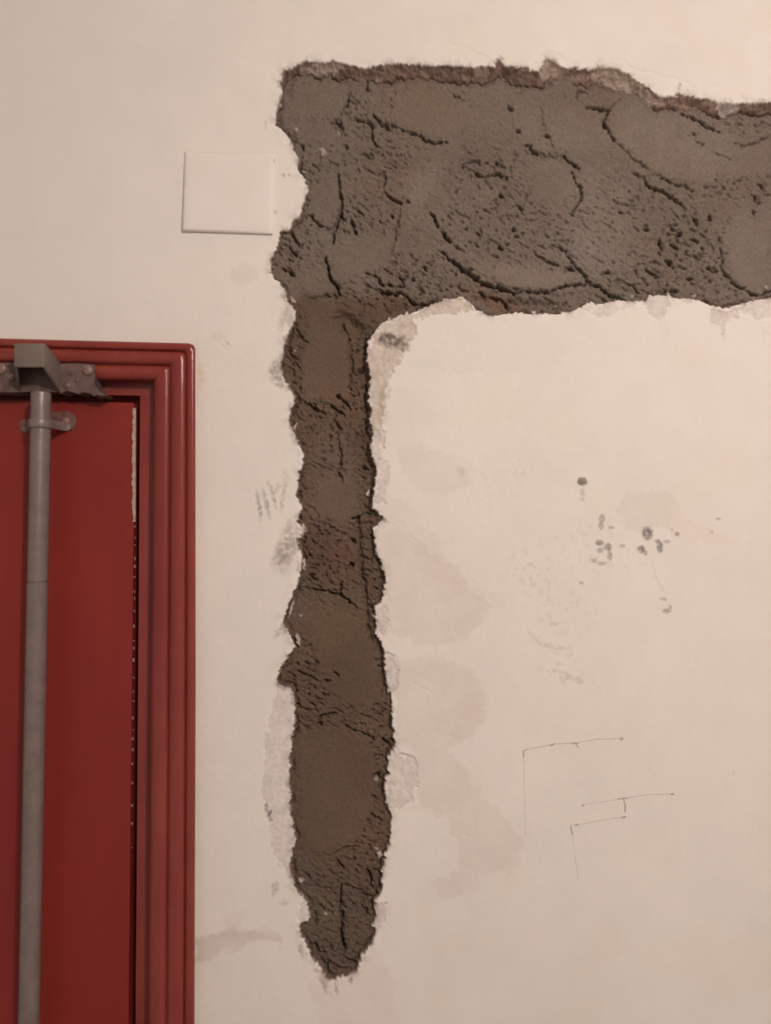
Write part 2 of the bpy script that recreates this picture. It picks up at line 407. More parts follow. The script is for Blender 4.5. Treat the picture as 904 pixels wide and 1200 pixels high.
# shallow scratches, lifted paint cracks
for pts, w, dp, k in [([(598, 494), (640, 512), (690, 528), (738, 541)], 4.5, 0.22, .08),
                      ([(452, 610), (490, 635), (522, 660), (545, 685), (580, 705)], 1.3, 0.15, .08),
                      ([(527, 52), (545, 55), (560, 62), (574, 70), (581, 76)], 1.1, 0.8, .35),
                      ([(634, 65), (645, 61), (655, 64), (662, 70), (666, 78)], 1.3, 0.9, .45),
                      ([(697, 74), (715, 69), (732, 71), (739, 79), (750, 83), (770, 86), (790, 91), (805, 97), (814, 102)], 1.2, 0.9, .42),
                      ([(814, 102), (830, 100), (846, 99)], 1.1, 0.6, .25), ([(858, 100), (866, 110), (876, 118)], 1.1, 0.5, .22),
                      ([(738, 80), (744, 90), (756, 97), (768, 106)], 2.0, 1.0, .35), ([(890, 121), (904, 118), (930, 116)], 1.4, 0.8, .4),
                      ([(766, 662), (768, 675), (776, 690), (782, 698)], 1.2, 0.3, .12),
                      ([(620, 742), (632, 755), (650, 760), (668, 760)], 2.2, 0.3, .16), ([(650, 786), (662, 790), (675, 798)], 2.4, 0.4, .22),
                      ([(486, 802), (494, 806), (505, 811)], 1.4, 0.4, .16), ([(545, 979), (556, 980)], 1.2, 0.4, .18),
                      ([(258, 404), (264, 409)], 1.6, 0.6, .3), ([(230, 399), (229, 405)], 1.4, 0.4, .3),
                      ([(452, 508), (448, 528), (443, 544)], 1.3, 0.8, .35), ([(463, 768), (467, 781), (465, 806)], 1.2, 0.7, .35),
                      ([(463, 872), (468, 884), (484, 886), (489, 897), (490, 922)], 1.4, 0.9, .4),
                      ([(454, 1061), (455, 1073)], 1.8, 0.9, .4), ([(330, 1010), (340, 1030), (350, 1046)], 1.5, 0.7, .2)]:
    r, d, t = line_dist(pts, 10, 0.5)
    g = np.exp(-(d / w) ** 2) * (0.7 + 0.3 * np.sin(np.pi * np.clip(t, 0, 1)))
    H[r] -= dp * g
    if pts[0] in ((766, 662), (620, 742), (650, 786)):      # dirt runs
        tintmix(r, np.clip(g, 0, 1), alb(120, 100, 86), k)

# drilled screw hole
r, m = ell(683, 565, 4.6, 4.4, 0.22, 0.3)
H[r] -= 16 * m
# fine paint grain + slight swelling towards the lip of the cut
H[FW] += 0.10 * fbm(U[FW], V[FW], 10, 2, 161)
H += 0.5 * np.exp(-np.abs(SD + 6) / 6.0) * fbm(U, V, 30, 2, 171)

# the broken edge itself
inside = SD > 0
t = np.clip(SD / EW, 0, 1.0)
crumb = fbm(U, V, 9, 3, 181) + 0.5 * gnoise(U / 3.0, V / 3.0, 185)
wide = sstep(5, 11, EW)
drop = (t ** (1.0 - 0.35 * wide)) * (7.0 + 1.5 * wide) + np.maximum(SD - EW, 0) * 4.0
Hw = np.where(inside, H - drop + crumb * wide * 5.0 * np.sqrt(t) * (1.3 - t), H)
ecol = alb(104, 82, 69) * np.clip(1 + 0.3 * fbm(U, V, 18, 3, 191), 0.25, 1.8)[..., None]
tan = sstep(0.1, 0.6, fbm(U, V * 1.5, 24, 3, 195))[..., None] * wide[..., None]
ecol = ecol * (1 - 0.4 * tan) + alb(160, 132, 112) * 0.4 * tan
blend = sstep(-0.2, 1.0, SD)[..., None] * (1 - 0.35 * RAW[..., None] * wide[..., None])
C *= np.array([1.0, 1.055, 1.07], np.float32)
Cw = C * (1 - blend) + ecol.astype(np.float32) * blend

# ------------------------------------------------------------------ MORTAR height (mm) and colour
MS = sub(295, 1344, 45, 1175)
HM = np.full(U.shape, -5.0, np.float32); CM = np.zeros(U.shape + (3,), np.float32)
u, v = U[MS], V[MS]
hm = -5.2 + 1.3 * fbm(u, v, 95, 3, 201) + 0.35 * fbm(u, v, 18, 2, 205) + 0.22 * fbm(u, v, 4.5, 2, 206)
stem = sstep(338, 356, v + 5 * fbm(u, v, 25, 2, 207)) * sstep(500, 470, u)
cm = (alb(112, 97, 84) * (1 - stem[..., None]) + alb(95, 76, 61) * stem[..., None])
cm = cm * (1 + 0.07 * fbm(u, v, 70, 3, 211) + 0.06 * fbm(u, v, 9, 2, 215) + 0.07 * gnoise(u / 2.6, v / 2.6, 217))[..., None]
brown = np.clip(fbm(u, v, 85, 2, 221) * 0.9, 0, 1) * (0.4 + 0.4 * stem)
cm = cm * (1 - brown[..., None]) + alb(108, 84, 67) * brown[..., None]
HM[MS] = hm; CM[MS] = cm

def mtint(r, m, c, k):
    CM[r] = CM[r] * (1 - k * m[..., None]) + np.asarray(c, np.float32) * (k * m[..., None])
# tonal areas of the mortar itself (paler cement bloom, rusty sand)
for cx, cy, rx, ry, an, c, k in [(495, 215, 14, 28, 0.5, (132, 117, 104), .45), (700, 255, 38, 50, 0.5, (132, 117, 104), .5),
        (690, 300, 45, 22, 0.2, (130, 116, 104), .5), (880, 300, 30, 60, 0, (124, 109, 96), .5), (800, 165, 80, 36, 0.3, (128, 112, 97), .6),
        (500, 120, 55, 28, 0.2, (120, 98, 81), .55), (470, 150, 40, 22, 0.3, (114, 95, 81), .4), (660, 150, 50, 24, 0, (124, 109, 92), .5),
        (620, 322, 65, 12, 0.1, (126, 110, 95), .8), (395, 375, 34, 40, 0, (100, 82, 66), .6), (430, 362, 60, 16, -0.1, (92, 70, 57), .6),
        (445, 300, 25, 18, 0.4, (114, 96, 82), .45), (590, 355, 30, 10, 0.2, (112, 84, 64), .8), (560, 340, 26, 14, 0.2, (116, 92, 76), .6),
        (380, 640, 26, 36, 0.2, (88, 64, 54), .8), (398, 660, 14, 30, 0, (104, 76, 64), .6), 
        (408, 875, 12, 22, 0, (96, 70, 56), .5), (400, 760, 40, 70, 0, (95, 78, 60), .6),
        (385, 800, 40, 36, 0, (84, 66, 53), .5), (375, 940, 32, 60, 0, (90, 76, 60), .6),
        (355, 1030, 12, 30, 0, (92, 80, 72), .6), (390, 1090, 40, 50, 0, (92, 78, 67), .6),
        (350, 700, 12, 40, 0.1, (98, 84, 72), .6), (345, 610, 10, 60, 0, (98, 82, 70), .5), (395, 580, 34, 46, 0, (108, 90, 76), .6), (388, 530, 25, 20, 0, (112, 92, 79), .5),
        (386, 1070, 14, 18, 0.3, (104, 90, 66), .5), (450, 650, 8, 60, 0, (92, 76, 65), .5), (365, 430, 14, 60, 0, (104, 87, 72), .4)]:
    r, m = ell(cx, cy, rx, ry, 0.6, 2.2, an)
    mtint(r, np.clip(m * (0.85 + 0.4 * fbm(U[r], V[r], 22, 3, 231)), 0, 1), alb(*c), k)

# trowelled flats: smooth plates standing a little proud with a sharp lip
FLAT = np.zeros_like(U)
for pts, dh in [([(556, 314), (590, 312), (625, 312), (662, 316), (690, 324), (672, 332), (640, 338), (608, 341), (580, 330)], 2.0),
                ([(716, 130), (745, 122), (790, 130), (846, 153), (904, 165), (904, 205), (850, 205), (806, 214), (770, 200), (742, 180), (718, 155)], 1.1),
                ([(335, 100), (370, 92), (408, 100), (400, 128), (388, 138), (340, 138)], 1.0),
                ([(330, 142), (384, 141), (396, 155), (392, 168), (350, 168)], 0.8),
                ([(362, 215), (372, 208), (396, 208), (398, 240), (394, 258), (380, 263), (364, 250)], 1.1),
                ([(356, 356), (372, 350), (398, 356), (408, 382), (412, 430), (411, 470), (398, 478), (370, 470), (352, 474), (350, 420), (358, 385)], 1.4),
                ([(460, 110), (520, 106), (552, 118), (560, 150), (520, 160), (480, 150), (455, 140)], 0.8),
                ([(600, 118), (660, 112), (708, 128), (710, 150), (735, 178), (690, 180), (662, 178), (630, 176), (606, 160)], 0.9),
                ([(848, 275), (866, 262), (904, 258), (904, 338), (880, 340), (858, 322)], 1.0),
                ([(398, 280), (440, 268), (470, 285), (455, 312), (425, 320), (402, 330), (388, 312)], 0.8),
                ([(612, 196), (650, 188), (674, 200), (680, 222), (650, 238), (620, 232)], 0.8),
                ([(365, 730), (405, 716), (435, 740), (448, 800), (440, 830), (400, 826), (372, 800)], 0.9),
                ([(350, 858), (400, 850), (436, 870), (440, 910), (425, 985), (395, 1000), (358, 1000), (347, 930)], 0.9),
                ([(366, 560), (400, 556), (424, 570), (420, 610), (398, 624), (372, 612)], 0.7)]:
    r, m, sd = poly_mask(pts, 1.6, 1.4, 4.0)
    FLAT[r] = np.maximum(FLAT[r], m * sstep(-2, 6, sd))
    soft = sstep(-1.5, 2.5, sd)
    HM[r] += dh * soft * 0.8
# pitted and dragged coarse mortar
ROUGH = np.zeros_like(U)
for cx, cy, rx, ry, k in [(808, 290, 48, 48, 1.2), (760, 320, 60, 28, .8), (575, 200, 40, 26, .75), (580, 262, 62, 44, .75), (645, 285, 40, 34, .7),
        (500, 325, 62, 30, 1.0), (445, 185, 44, 30, .7), (425, 255, 34, 26, .8), (360, 185, 36, 24, .7), (345, 275, 22, 40, .8), (700, 260, 50, 40, .45),
        (470, 345, 70, 18, .9), (620, 350, 60, 14, .9), (870, 218, 40, 16, .7), (880, 140, 40, 14, .7), (720, 340, 40, 14, .8), (830, 335, 60, 20, .7),
        (395, 480, 44, 28, 1.0), (385, 520, 30, 30, .7), (425, 450, 14, 90, .9), (430, 560, 12, 60, .9), (385, 650, 34, 50, .9), (360, 800, 32, 46, 1.0),
        (440, 660, 14, 80, .8), (335, 790, 14, 22, 1.1), (390, 840, 50, 26, .6), (448, 850, 14, 90, .9), (430, 990, 24, 60, .8), (410, 1050, 40, 40, .8),
        (390, 1125, 34, 26, .9), (345, 440, 16, 60, .8), (352, 590, 10, 60, .8), (410, 130, 24, 34, .7), (460, 120, 16, 18, .45), (740, 230, 40, 24, .5), (555, 345, 40, 12, .9), (1050, 230, 90, 60, .7), (1200, 280, 80, 60, .8)]:
    r, m = ell(cx, cy, rx, ry, 0.6, 2.0)
    ROUGH[r] = np.maximum(ROUGH[r], m * k)
u, v = U[MS], V[MS]
rg = np.clip(ROUGH[MS], 0, 1.2) * (1 - 0.9 * FLAT[MS]) + 0.26 * (1 - FLAT[MS])
a = 0.52
ra, rb = u * math.cos(a) + v * math.sin(a), -u * math.sin(a) + v * math.cos(a)
n1 = gnoise(ra / 8.5, rb / 4.6, 241) + 0.4 * gnoise(ra / 4.0, rb / 2.6, 242)
n2 = gnoise(ra / 14.0, rb / 6.5, 243) + 0.35 * gnoise(ra / 6.0, rb / 4.0, 244)
n3 = gnoise(u / 3.4, v / 2.8, 248)
pits = sstep(0.38, 0.66, n1) * 3.6 + sstep(0.50, 0.74, n2) * 4.2 + sstep(0.42, 0.66, n3) * 2.8
tex = 0.85 * fbm(ra, rb * 1.6, 7, 3, 245)
HM[MS] += rg * (tex - pits) - 0.3 * (1 - FLAT[MS]) * sstep(0.66, 0.9, gnoise(u / 6.0, v / 6.0, 247)) * 5
CM[MS] *= (1 + 0.10 * gnoise(u / 3.7, v / 3.7, 249))[..., None]

# cracks, tears and laps between trowel strokes: points, half width px, depth mm, lip mm
CR = [([(411, 105), (408, 115), (403, 124), (400, 131)], 2.0, 3, .4), ([(388, 142), (396, 140), (400, 148), (399, 156)], 2.6, 3, .5),
 ([(417, 138), (428, 140), (434, 143), (436, 152), (437, 160), (439, 166), (444, 170)], 1.9, 5, .6),
 ([(438, 133), (444, 140), (452, 146), (457, 150)], 2.0, 5, .5), ([(424, 177), (431, 178), (434, 184)], 1.8, 4, .3),
 ([(430, 88), (429, 98), (432, 105)], 2.0, 3.5, .2), ([(350, 168), (356, 172)], 2.0, 3.5, .2), ([(402, 168), (407, 170)], 1.8, 3, .2),
 ([(396, 202), (398, 212), (398, 222), (400, 232), (400, 245), (396, 258), (391, 270), (390, 284)], 1.8, 5, .7),
 ([(445, 202), (452, 206), (449, 222)], 1.5, 3, .3), ([(362, 249), (370, 257), (379, 265), (390, 266), (395, 260)], 1.4, 4, .7),
 ([(381, 301), (384, 315), (388, 326), (395, 335), (399, 345)], 2.2, 6, .7), ([(330, 313), (340, 318), (348, 323)], 2.1, 5, .5),
 ([(338, 288), (341, 294), (347, 298)], 2.0, 4, .4), ([(340, 265), (344, 275), (349, 284)], 2.4, 4, .3), ([(411, 256), (415, 264), (418, 273)], 2.0, 5, .4),
 ([(400, 250), (405, 258)], 1.5, 4, .3), ([(416, 244), (427, 250)], 1.5, 3.5, .3), ([(362, 348), (372, 347), (384, 344), (396, 346)], 1.6, 3, .5),
 ([(430, 318), (440, 322), (446, 331), (458, 333), (476, 335)], 1.7, 4, .5), ([(444, 338), (454, 343), (466, 344)], 1.9, 4, .4),
 ([(450, 142), (456, 147)], 2.0, 4, .3), ([(458, 143), (468, 148), (478, 152), (490, 156), (503, 163), (512, 166), (524, 165)], 1.6, 5, .7),
 ([(543, 194), (548, 187), (556, 185), (563, 190)], 1.7, 4, .4), ([(556, 198), (562, 204), (578, 204), (586, 202), (596, 208)], 1.9, 4.5, .5),
 ([(583, 188), (585, 194)], 1.8, 4, .2), ([(528, 106), (534, 112), (545, 115)], 1.2, 3, .4), ([(450, 222), (456, 228), (465, 234), (471, 236)], 1.9, 5, .6),
 ([(471, 236), (469, 250), (465, 265), (463, 280), (456, 300)], 1.1, 2.5, .3), ([(478, 233), (480, 235)], 2.2, 4, .2), ([(458, 250), (462, 254)], 2.0, 4, .2),
 ([(505, 247), (511, 258), (514, 264)], 2.2, 5.5, .4), ([(517, 269), (523, 276), (530, 282)], 2.2, 5.5, .4),
 ([(519, 294), (529, 303), (540, 310), (546, 317), (556, 322), (566, 330), (578, 334), (592, 338), (604, 343)], 2.6, 7, 1.2),
 ([(604, 343), (617, 340), (640, 341), (652, 337), (665, 333), (690, 332)], 1.6, 5, .8), ([(562, 342), (575, 347), (590, 351), (598, 360)], 2.0, 5, .6),
 ([(450, 342), (470, 342), (478, 346), (486, 354), (500, 356), (508, 352)], 2.1, 5, .5), ([(466, 323), (475, 326)], 2.0, 4, .2), ([(482, 325), (486, 327)], 2.0, 4, .2), ([(498, 310), (500, 315)], 2.0, 4, .2),
 ([(586, 225), (591, 228)], 2.4, 5, .2), ([(586, 286), (589, 292)], 2.4, 5, .2), ([(535, 222), (538, 220)], 2.2, 4, .2), ([(560, 271), (563, 273)], 1.6, 4, .2), ([(602, 266), (605, 269)], 2.2, 5, .2),
 ([(689, 124), (702, 124), (715, 127)], 1.9, 5.5, .5), ([(715, 127), (712, 135), (711, 145), (716, 153), (722, 162)], 1.7, 5, .9), ([(722, 162), (734, 174), (745, 184), (762, 196)], 0.9, 2.5, .8),
 ([(715, 127), (722, 118), (730, 112)], 1.1, 2.5, .3), ([(677, 112), (681, 104), (690, 108)], 1.5, 3.5, .3),
 ([(616, 168), (624, 174), (632, 179)], 2.0, 5, .5), ([(632, 179), (647, 181), (662, 180)], 1.1, 3, .5), ([(662, 180), (668, 187), (680, 195)], 1.9, 5, .5),
 ([(672, 198), (675, 208), (683, 217), (684, 226), (680, 236), (672, 249)], 1.6, 4.5, .6), ([(634, 122), (638, 140), (641, 155), (652, 175)], 0.8, 1.6, .2),
 ([(640, 157), (646, 159)], 2.2, 5, .2), ([(597, 122), (602, 127)], 2.2, 4, .2), ([(607, 150), (611, 154)], 2.2, 4, .2),
 ([(650, 284), (666, 295), (672, 306), (684, 318), (689, 328), (695, 333), (705, 334), (715, 343), (728, 348), (736, 354)], 1.9, 5, .6),
 ([(630, 296), (648, 307), (656, 310)], 1.6, 4, .4), ([(664, 312), (674, 316)], 1.9, 4, .2), ([(720, 232), (728, 237), (745, 238)], 1.3, 3, .4), ([(728, 246), (733, 248)], 1.9, 4, .2),
 ([(734, 330), (744, 333), (750, 342)], 1.7, 4, .4), ([(706, 320), (712, 316), (718, 322)], 1.9, 4, .2), ([(608, 238), (614, 243)], 1.9, 4, .2), ([(620, 225), (617, 232)], 1.5, 3, .2),
 ([(800, 130), (815, 135), (827, 142), (834, 147), (846, 152)], 2.0, 5.5, .7), ([(817, 163), (827, 168)], 1.3, 3.5, .3), ([(840, 176), (858, 186)], 0.9, 2, .3), ([(812, 154), (817, 156)], 1.7, 3, .2),
 ([(863, 165), (872, 168), (883, 167), (902, 160)], 1.4, 3.5, .4), ([(745, 200), (757, 205), (759, 215), (770, 220), (783, 225), (795, 232), (806, 243)], 1.8, 5, .6),
 ([(772, 203), (785, 210), (795, 216), (807, 216), (814, 222)], 1.6, 5, .6), ([(826, 217), (842, 218)], 1.3, 3, .2), ([(862, 214), (870, 209)], 1.5, 3.5, .2), ([(884, 227), (893, 236)], 1.8, 4.5, .3), ([(886, 244), (888, 250)], 2.1, 4.5, .2), ([(892, 214), (898, 217)], 1.6, 3.5, .2),
 ([(845, 275), (847, 290), (850, 300), (848, 313), (855, 322), (866, 334), (880, 342), (893, 345), (906, 340), (930, 332)], 1.5, 4.5, .7), ([(830, 314), (845, 316)], 1.8, 4.5, .3),
 ([(781, 340), (797, 340)], 2.0, 5, .3), ([(758, 315), (772, 323)], 2.0, 4.5, .3), ([(808, 325), (816, 327)], 2.2, 5, .2), ([(782, 303), (790, 308)], 3.0, 6, .2), ([(776, 280), (779, 288)], 3.0, 6, .2), ([(796, 269), (803, 275)], 2.6, 6, .2), ([(815, 252), (819, 260)], 2.6, 6, .2), ([(834, 252), (837, 256)], 2.4, 5, .2), ([(788, 284), (798, 289)], 2.2, 5, .2), ([(812, 278), (822, 282)], 2.2, 5, .2), ([(757, 264), (761, 268)], 2.4, 5, .2), ([(833, 327), (837, 330)], 2.2, 4, .2),
 ([(356, 470), (368, 478), (382, 484)], 1.6, 3.5, .5), ([(395, 462), (404, 470), (411, 480)], 2.0, 4.5, .4), ([(388, 474), (398, 482), (403, 486)], 2.0, 4.5, .4), ([(366, 479), (372, 483)], 1.7, 4, .2), ([(394, 495), (400, 503)], 2.2, 4.5, .3), ([(398, 520), (400, 535), (397, 555), (402, 564)], 1.8, 3.5, .3),
 ([(402, 378), (408, 392), (412, 420), (412, 455), (416, 478)], 1.8, 3.0, .2), ([(348, 384), (354, 395), (360, 400)], 1.7, 3, .3), ([(340, 408), (344, 425)], 2.2, 3, .3),
 ([(413, 633), (416, 637)], 2.6, 5, .2), ([(411, 660), (414, 664)], 3.0, 5, .2), ([(362, 676), (372, 680)], 1.8, 3.5, .3), ([(366, 690), (380, 693), (390, 697), (398, 697), (405, 702), (418, 712)], 1.6, 4.5, .6), ([(399, 685), (399, 696)], 1.8, 4, .3),
 ([(420, 606), (422, 640), (424, 668), (428, 700), (431, 735), (436, 752)], 4.6, 3.0, .3), ([(413, 607), (430, 602), (440, 604)], 2.6, 4, .3), ([(440, 712), (442, 730), (444, 744)], 2.2, 5, .2),
 ([(381, 798), (387, 800)], 2.2, 4, .2), ([(391, 788), (396, 793)], 1.8, 3.5, .2), ([(346, 826), (351, 829)], 2.6, 5, .2), ([(372, 850), (376, 840), (396, 838)], 1.9, 3.5, .3), ([(405, 853), (425, 860), (438, 866), (434, 874)], 1.3, 3.5, .4), ([(374, 848), (377, 852)], 2.4, 4, .2), ([(437, 911), (446, 914)], 3.0, 6, .3), ([(449, 868), (455, 874)], 2.6, 5, .2),
 ([(396, 1012), (402, 1020)], 2.4, 5, .3), ([(400, 1040), (398, 1055), (401, 1080), (400, 1096), (403, 1118)], 2.2, 5.5, .4), ([(400, 1096), (403, 1117)], 3.0, 3, .3), ([(430, 1022), (434, 1032), (437, 1044)], 3.2, 5, .3), ([(426, 1048), (434, 1054)], 2.4, 5, .3), ([(423, 1064), (432, 1076)], 2.3, 4.5, .3), ([(359, 1028), (364, 1032)], 2.2, 4, .2), ([(367, 1108), (374, 1118), (380, 1120)], 2.3, 4.5, .3), ([(368, 1072), (370, 1086)], 2.2, 3, .2), ([(406, 1127), (416, 1132)], 2.6, 5, .3), ([(376, 1128), (386, 1142)], 2.0, 4, .2), ([(368, 1062), (380, 1068)], 1.3, 2.5, .2), ([(390, 1004), (400, 996), (420, 994)], 1.6, 2.5, .3), ([(404, 1040), (420, 1046), (430, 1046)], 1.5, 3, .3)]
crng = random.Random(77)
def jagged(pts):
    out = [pts[0]]
    for (a0, b0), (a1, b1) in zip(pts, pts[1:]):
        L = math.hypot(a1 - a0, b1 - b0); n = max(1, int(L / 3.6))
        for k in range(1, n + 1):
            j = 0 if k == n else crng.uniform(-1.5, 1.5)
            out.append((a0 + (a1 - a0) * k / n - (b1 - b0) / (L + 1e-6) * j, b0 + (b1 - b0) * k / n + (a1 - a0) / (L + 1e-6) * j))
    return out
for pts, w, dp, lip in CR:
    pts = jagged(pts)
    r, d, t = line_dist(pts, 18, 0.65)
    side = line_dist.side
    nz = gnoise(U[r] / 8.0, V[r] / 8.0, 251) + 0.6 * gnoise(U[r] / 3.6, V[r] / 3.6, 252)
    wv = w * 0.66 * (0.45 + 0.6 * np.sin(np.pi * np.clip(0.08 + 0.84 * t, 0, 1))) * np.clip(1 + 0.75 * nz, 0.15, 1.8)
    g = np.exp(-(d / np.maximum(wv, 0.35)) ** 2.2)
    up = sstep(-1.2, 1.2, side) * np.exp(-d / 7.0)          # the upper trowel stroke laps over the lower one
    crumbs = 2.6 * np.exp(-d / 5.0) * sstep(0.30, 0.62, gnoise(U[r] / 4.2, V[r] / 3.4, 253))
    HM[r] += -dp * 2.1 * g + 1.5 * lip * up * (1 - g) - 1.0 * crumbs

# the fill slumps away from the upper lip and from the right side of the upright cut
tb = (V < 165)
HM -= np.where(tb, 8.0 * sstep(9, -2, SD - EW), 0) * (0.7 + 0.5 * fbm(U, V * 0.5, 40, 2, 261))
for pts, w, dp in [([(402, 376), (420, 392), (424, 430), (426, 500), (428, 560), (432, 590)], 12, 9),
                   ([(440, 378), (470, 364), (505, 353)], 9, 2.5), ([(600, 358), (650, 361)], 9, 7.0)]:
    r, d, t = line_dist(pts, 34, 1.0)
    HM[r] -= dp * np.exp(-(d / w) ** 4)
HM -= np.where(~tb, 1.6 * sstep(7, 0, SD), 0) * fbm(U, V, 34, 2, 265)
# open joint where the fill has shrunk from the rim
gap = np.exp(-((SD - 3.4) / 1.5) ** 2) * sstep(-0.15, 0.35, fbm(U, V, 38, 2, 267))
HM -= 5.0 * gap * (SD > -3)
# slivers of white paint skin left standing in the joint
for cx, cy, rx, ry, an in [(350, 595, 2.0, 5, -.3), (354, 622, 2.2, 8, .05), (356, 662, 1.6, 6, -.1), (341, 714, 1.6, 9, .25), (349, 751, 2.0, 7, -.2),
                           (343, 352, 2.4, 3, 0), (431, 578, 2.2, 5, .3), (440, 723, 1.8, 5, -.2), (446, 1003, 3.0, 4, .3), (352, 1034, 2.4, 2, 0), (345, 500, 1.6, 5, .4)]:
    r, m = ell(cx, cy, rx, ry, 0.4, 0.8, an)
    mtint(r, m, alb(205, 186, 170), .85); HM[r] += 4.5 * m
# light stone grains
for cx, cy, rr in [(441, 915, 2.6), (353, 1034, 2.4), (446, 1003, 3.4), (441, 996, 2.2), (381, 1074, 2.6), (352, 1049, 1.6), (356, 620, 3), (355, 664, 2.6), (350, 600, 2.6), (352, 722, 2), (349, 750, 2.6),
                   (377, 176, 5), (398, 154, 2.4), (355, 199, 1.8), (347, 150, 2.6), (470, 345, 2.6), (416, 465, 1.2), (341, 348, 2.4), (786, 343, 3.2), (815, 346, 2.2), (345, 410, 1.6), (431, 580, 2.4), (899, 336, 1.5), (742, 346, 2.0)]:
    r, m = ell(cx, cy, rr, rr * 0.8, 0.4, 0.6, 0.5)
    mtint(r, m, alb(176, 156, 140), .75); HM[r] += 1.4 * m

# ------------------------------------------------------------------ build grid meshes
def grid_mesh(name, height, colour, face_mask):
    """height-field mesh over the shared grid; height in mm in front of the wall plane"""
    vid = np.zeros(U.shape, bool)
    vid[:-1, :-1] |= face_mask; vid[1:, :-1] |= face_mask; vid[:-1, 1:] |= face_mask; vid[1:, 1:] |= face_mask
    idx = np.full(U.shape, -1, np.int32); n = int(vid.sum()); idx[vid] = np.arange(n)
    co = np.empty((n, 3), np.float32)
    co[:, 0] = (U[vid] - 452) * S; co[:, 1] = -height[vid] * 0.001; co[:, 2] = Z0 + (600 - V[vid]) * S
    a = idx[:-1, :-1][face_mask]; b = idx[1:, :-1][face_mask]; c = idx[1:, 1:][face_mask]; d = idx[:-1, 1:][face_mask]
    quads = np.stack([a, b, c, d], 1).astype(np.int32); nf = len(quads)
    me = bpy.data.meshes.new(name)
    me.vertices.add(n); me.vertices.foreach_set('co', co.ravel())
    me.loops.add(nf * 4); me.loops.foreach_set('vertex_index', quads.ravel())
    me.polygons.add(nf); me.polygons.foreach_set('loop_start', np.arange(0, nf * 4, 4, dtype=np.int32))
    me.polygons.foreach_set('use_smooth', np.ones(nf, bool))
    me.update(calc_edges=True)
    at = me.color_attributes.new('tint', 'FLOAT_COLOR', 'POINT')
    rgba = np.ones((n, 4), np.float32); rgba[:, :3] = np.clip(colour[vid], 0, 1)
    at.data.foreach_set('color', rgba.ravel())
    return me

fu = (ul[:-1] + ul[1:]) / 2; fv = (vl[:-1] + vl[1:]) / 2
FU, FV = np.meshgrid(fu, fv)
door_hole = (FU > -675) & (FU < 206) & (FV > 424)
sdf = SD[:-1, :-1]; ewf = EW[:-1, :-1]
wall_faces = (~door_hole) & (sdf < ewf + 3.0)
wall = link('wall_back', grid_mesh('wall_back', Hw, Cw, wall_faces), M_WALL)
tag(wall, 'cream painted plaster wall with chipped edges around the mortar-filled cut', kind='structure')

mort = bpy.data.objects.new('mortar_fill', None); col.objects.link(mort)
mort.location = (0, 0, 0)
tag(mort, 'rough dark grey mortar filling the inverted L shaped cut in the cream wall', 'mortar')
mf = sdf > -2.5
seam = 352 + 6 * fbm(FU.astype(np.float32), FV.astype(np.float32), 25, 2, 271)
low = (FV > seam) & (FU < 452)
o = link('horizontal_band', grid_mesh('horizontal_band', HM, CM, mf & ~low), M_MORTAR, mort)
o['label'] = 'grey cracked mortar of the wide horizontal band'
o = link('upright_strip', grid_mesh('upright_strip', HM, CM, mf & low), M_MORTAR, mort)
o['label'] = 'browner damp mortar of the narrow upright strip'

# ------------------------------------------------------------------ rest of the room shell
def box_bm(x0, x1, y0, y1, z0, z1, bev=0.0, seg=2, bm=None):
    b = bmesh.new() if bm is None else bm
    vs_ = [b.verts.new(p) for p in [(x0, y0, z0), (x1, y0, z0), (x1, y1, z0), (x0, y1, z0), (x0, y0, z1), (x1, y0, z1), (x1, y1, z1), (x0, y1, z1)]]
    fs = [b.faces.new([vs_[i] for i in q]) for q in [(0, 3, 2, 1), (4, 5, 6, 7), (0, 1, 5, 4), (1, 2, 6, 5), (2, 3, 7, 6), (3, 0, 4, 7)]]
    if bev:
        es = list({e for f in fs for e in f.edges})
        bmesh.ops.bevel(b, geom=es, offset=bev, segments=seg, affect='EDGES', profile=0.5)
    return b
tag(from_bm('floor', box_bm(-1.952, 1.8, -2.6, 0.10, -0.05, 0.0), M_FLOOR, smooth=False), kind='structure')
tag(from_bm('ceiling', box_bm(-1.952, 1.8, -2.6, 0.10, 2.75, 2.80), M_CEIL, smooth=False), kind='structure')

# ------------------------------------------------------------------ door frame (moulded architrave) and rebate
trim = bpy.data.objects.new('trim_1', None); col.objects.link(trim)
tag(trim, 'red-brown moulded door frame with stepped rounded edges', kind='structure')

# right side, top, left side as rings of stations; each station has outer and inner pixel at the wall plane
VB = 2470
outer = [(228, VB), (228, 1200), (229.5, 800), (229.2, 500), (229, 409), (226.8, 404), (226.8, 404), (221, 402.3), (110, 399.5), (0, 396.5), (-700, 384), (-700, VB)]
inner = [(173, VB), (173, 1200), (176.3, 800), (179.5, 500), (180, 447.5), (180, 446), (180, 446), (178, 446), (110, 445), (0, 443), (-650, 432), (-650, VB)]
prof = [(0.0, -6), (0.0, 11), (0.025, 13.6), (0.07, 15), (0.13, 15), (0.18, 13.8), (0.205, 11.2), (0.225, 9.8), (0.24, 11.6), (0.28, 13.6), (0.36, 14.6), (0.47, 14.0), (0.55, 12.2),
        (0.585, 9.0), (0.605, 7.2), (0.625, 8.6), (0.67, 10.6), (0.75, 11.2), (0.84, 10.2), (0.93, 8.2), (0.985, 5.0), (1.0, 2.0), (1.0, -19)]
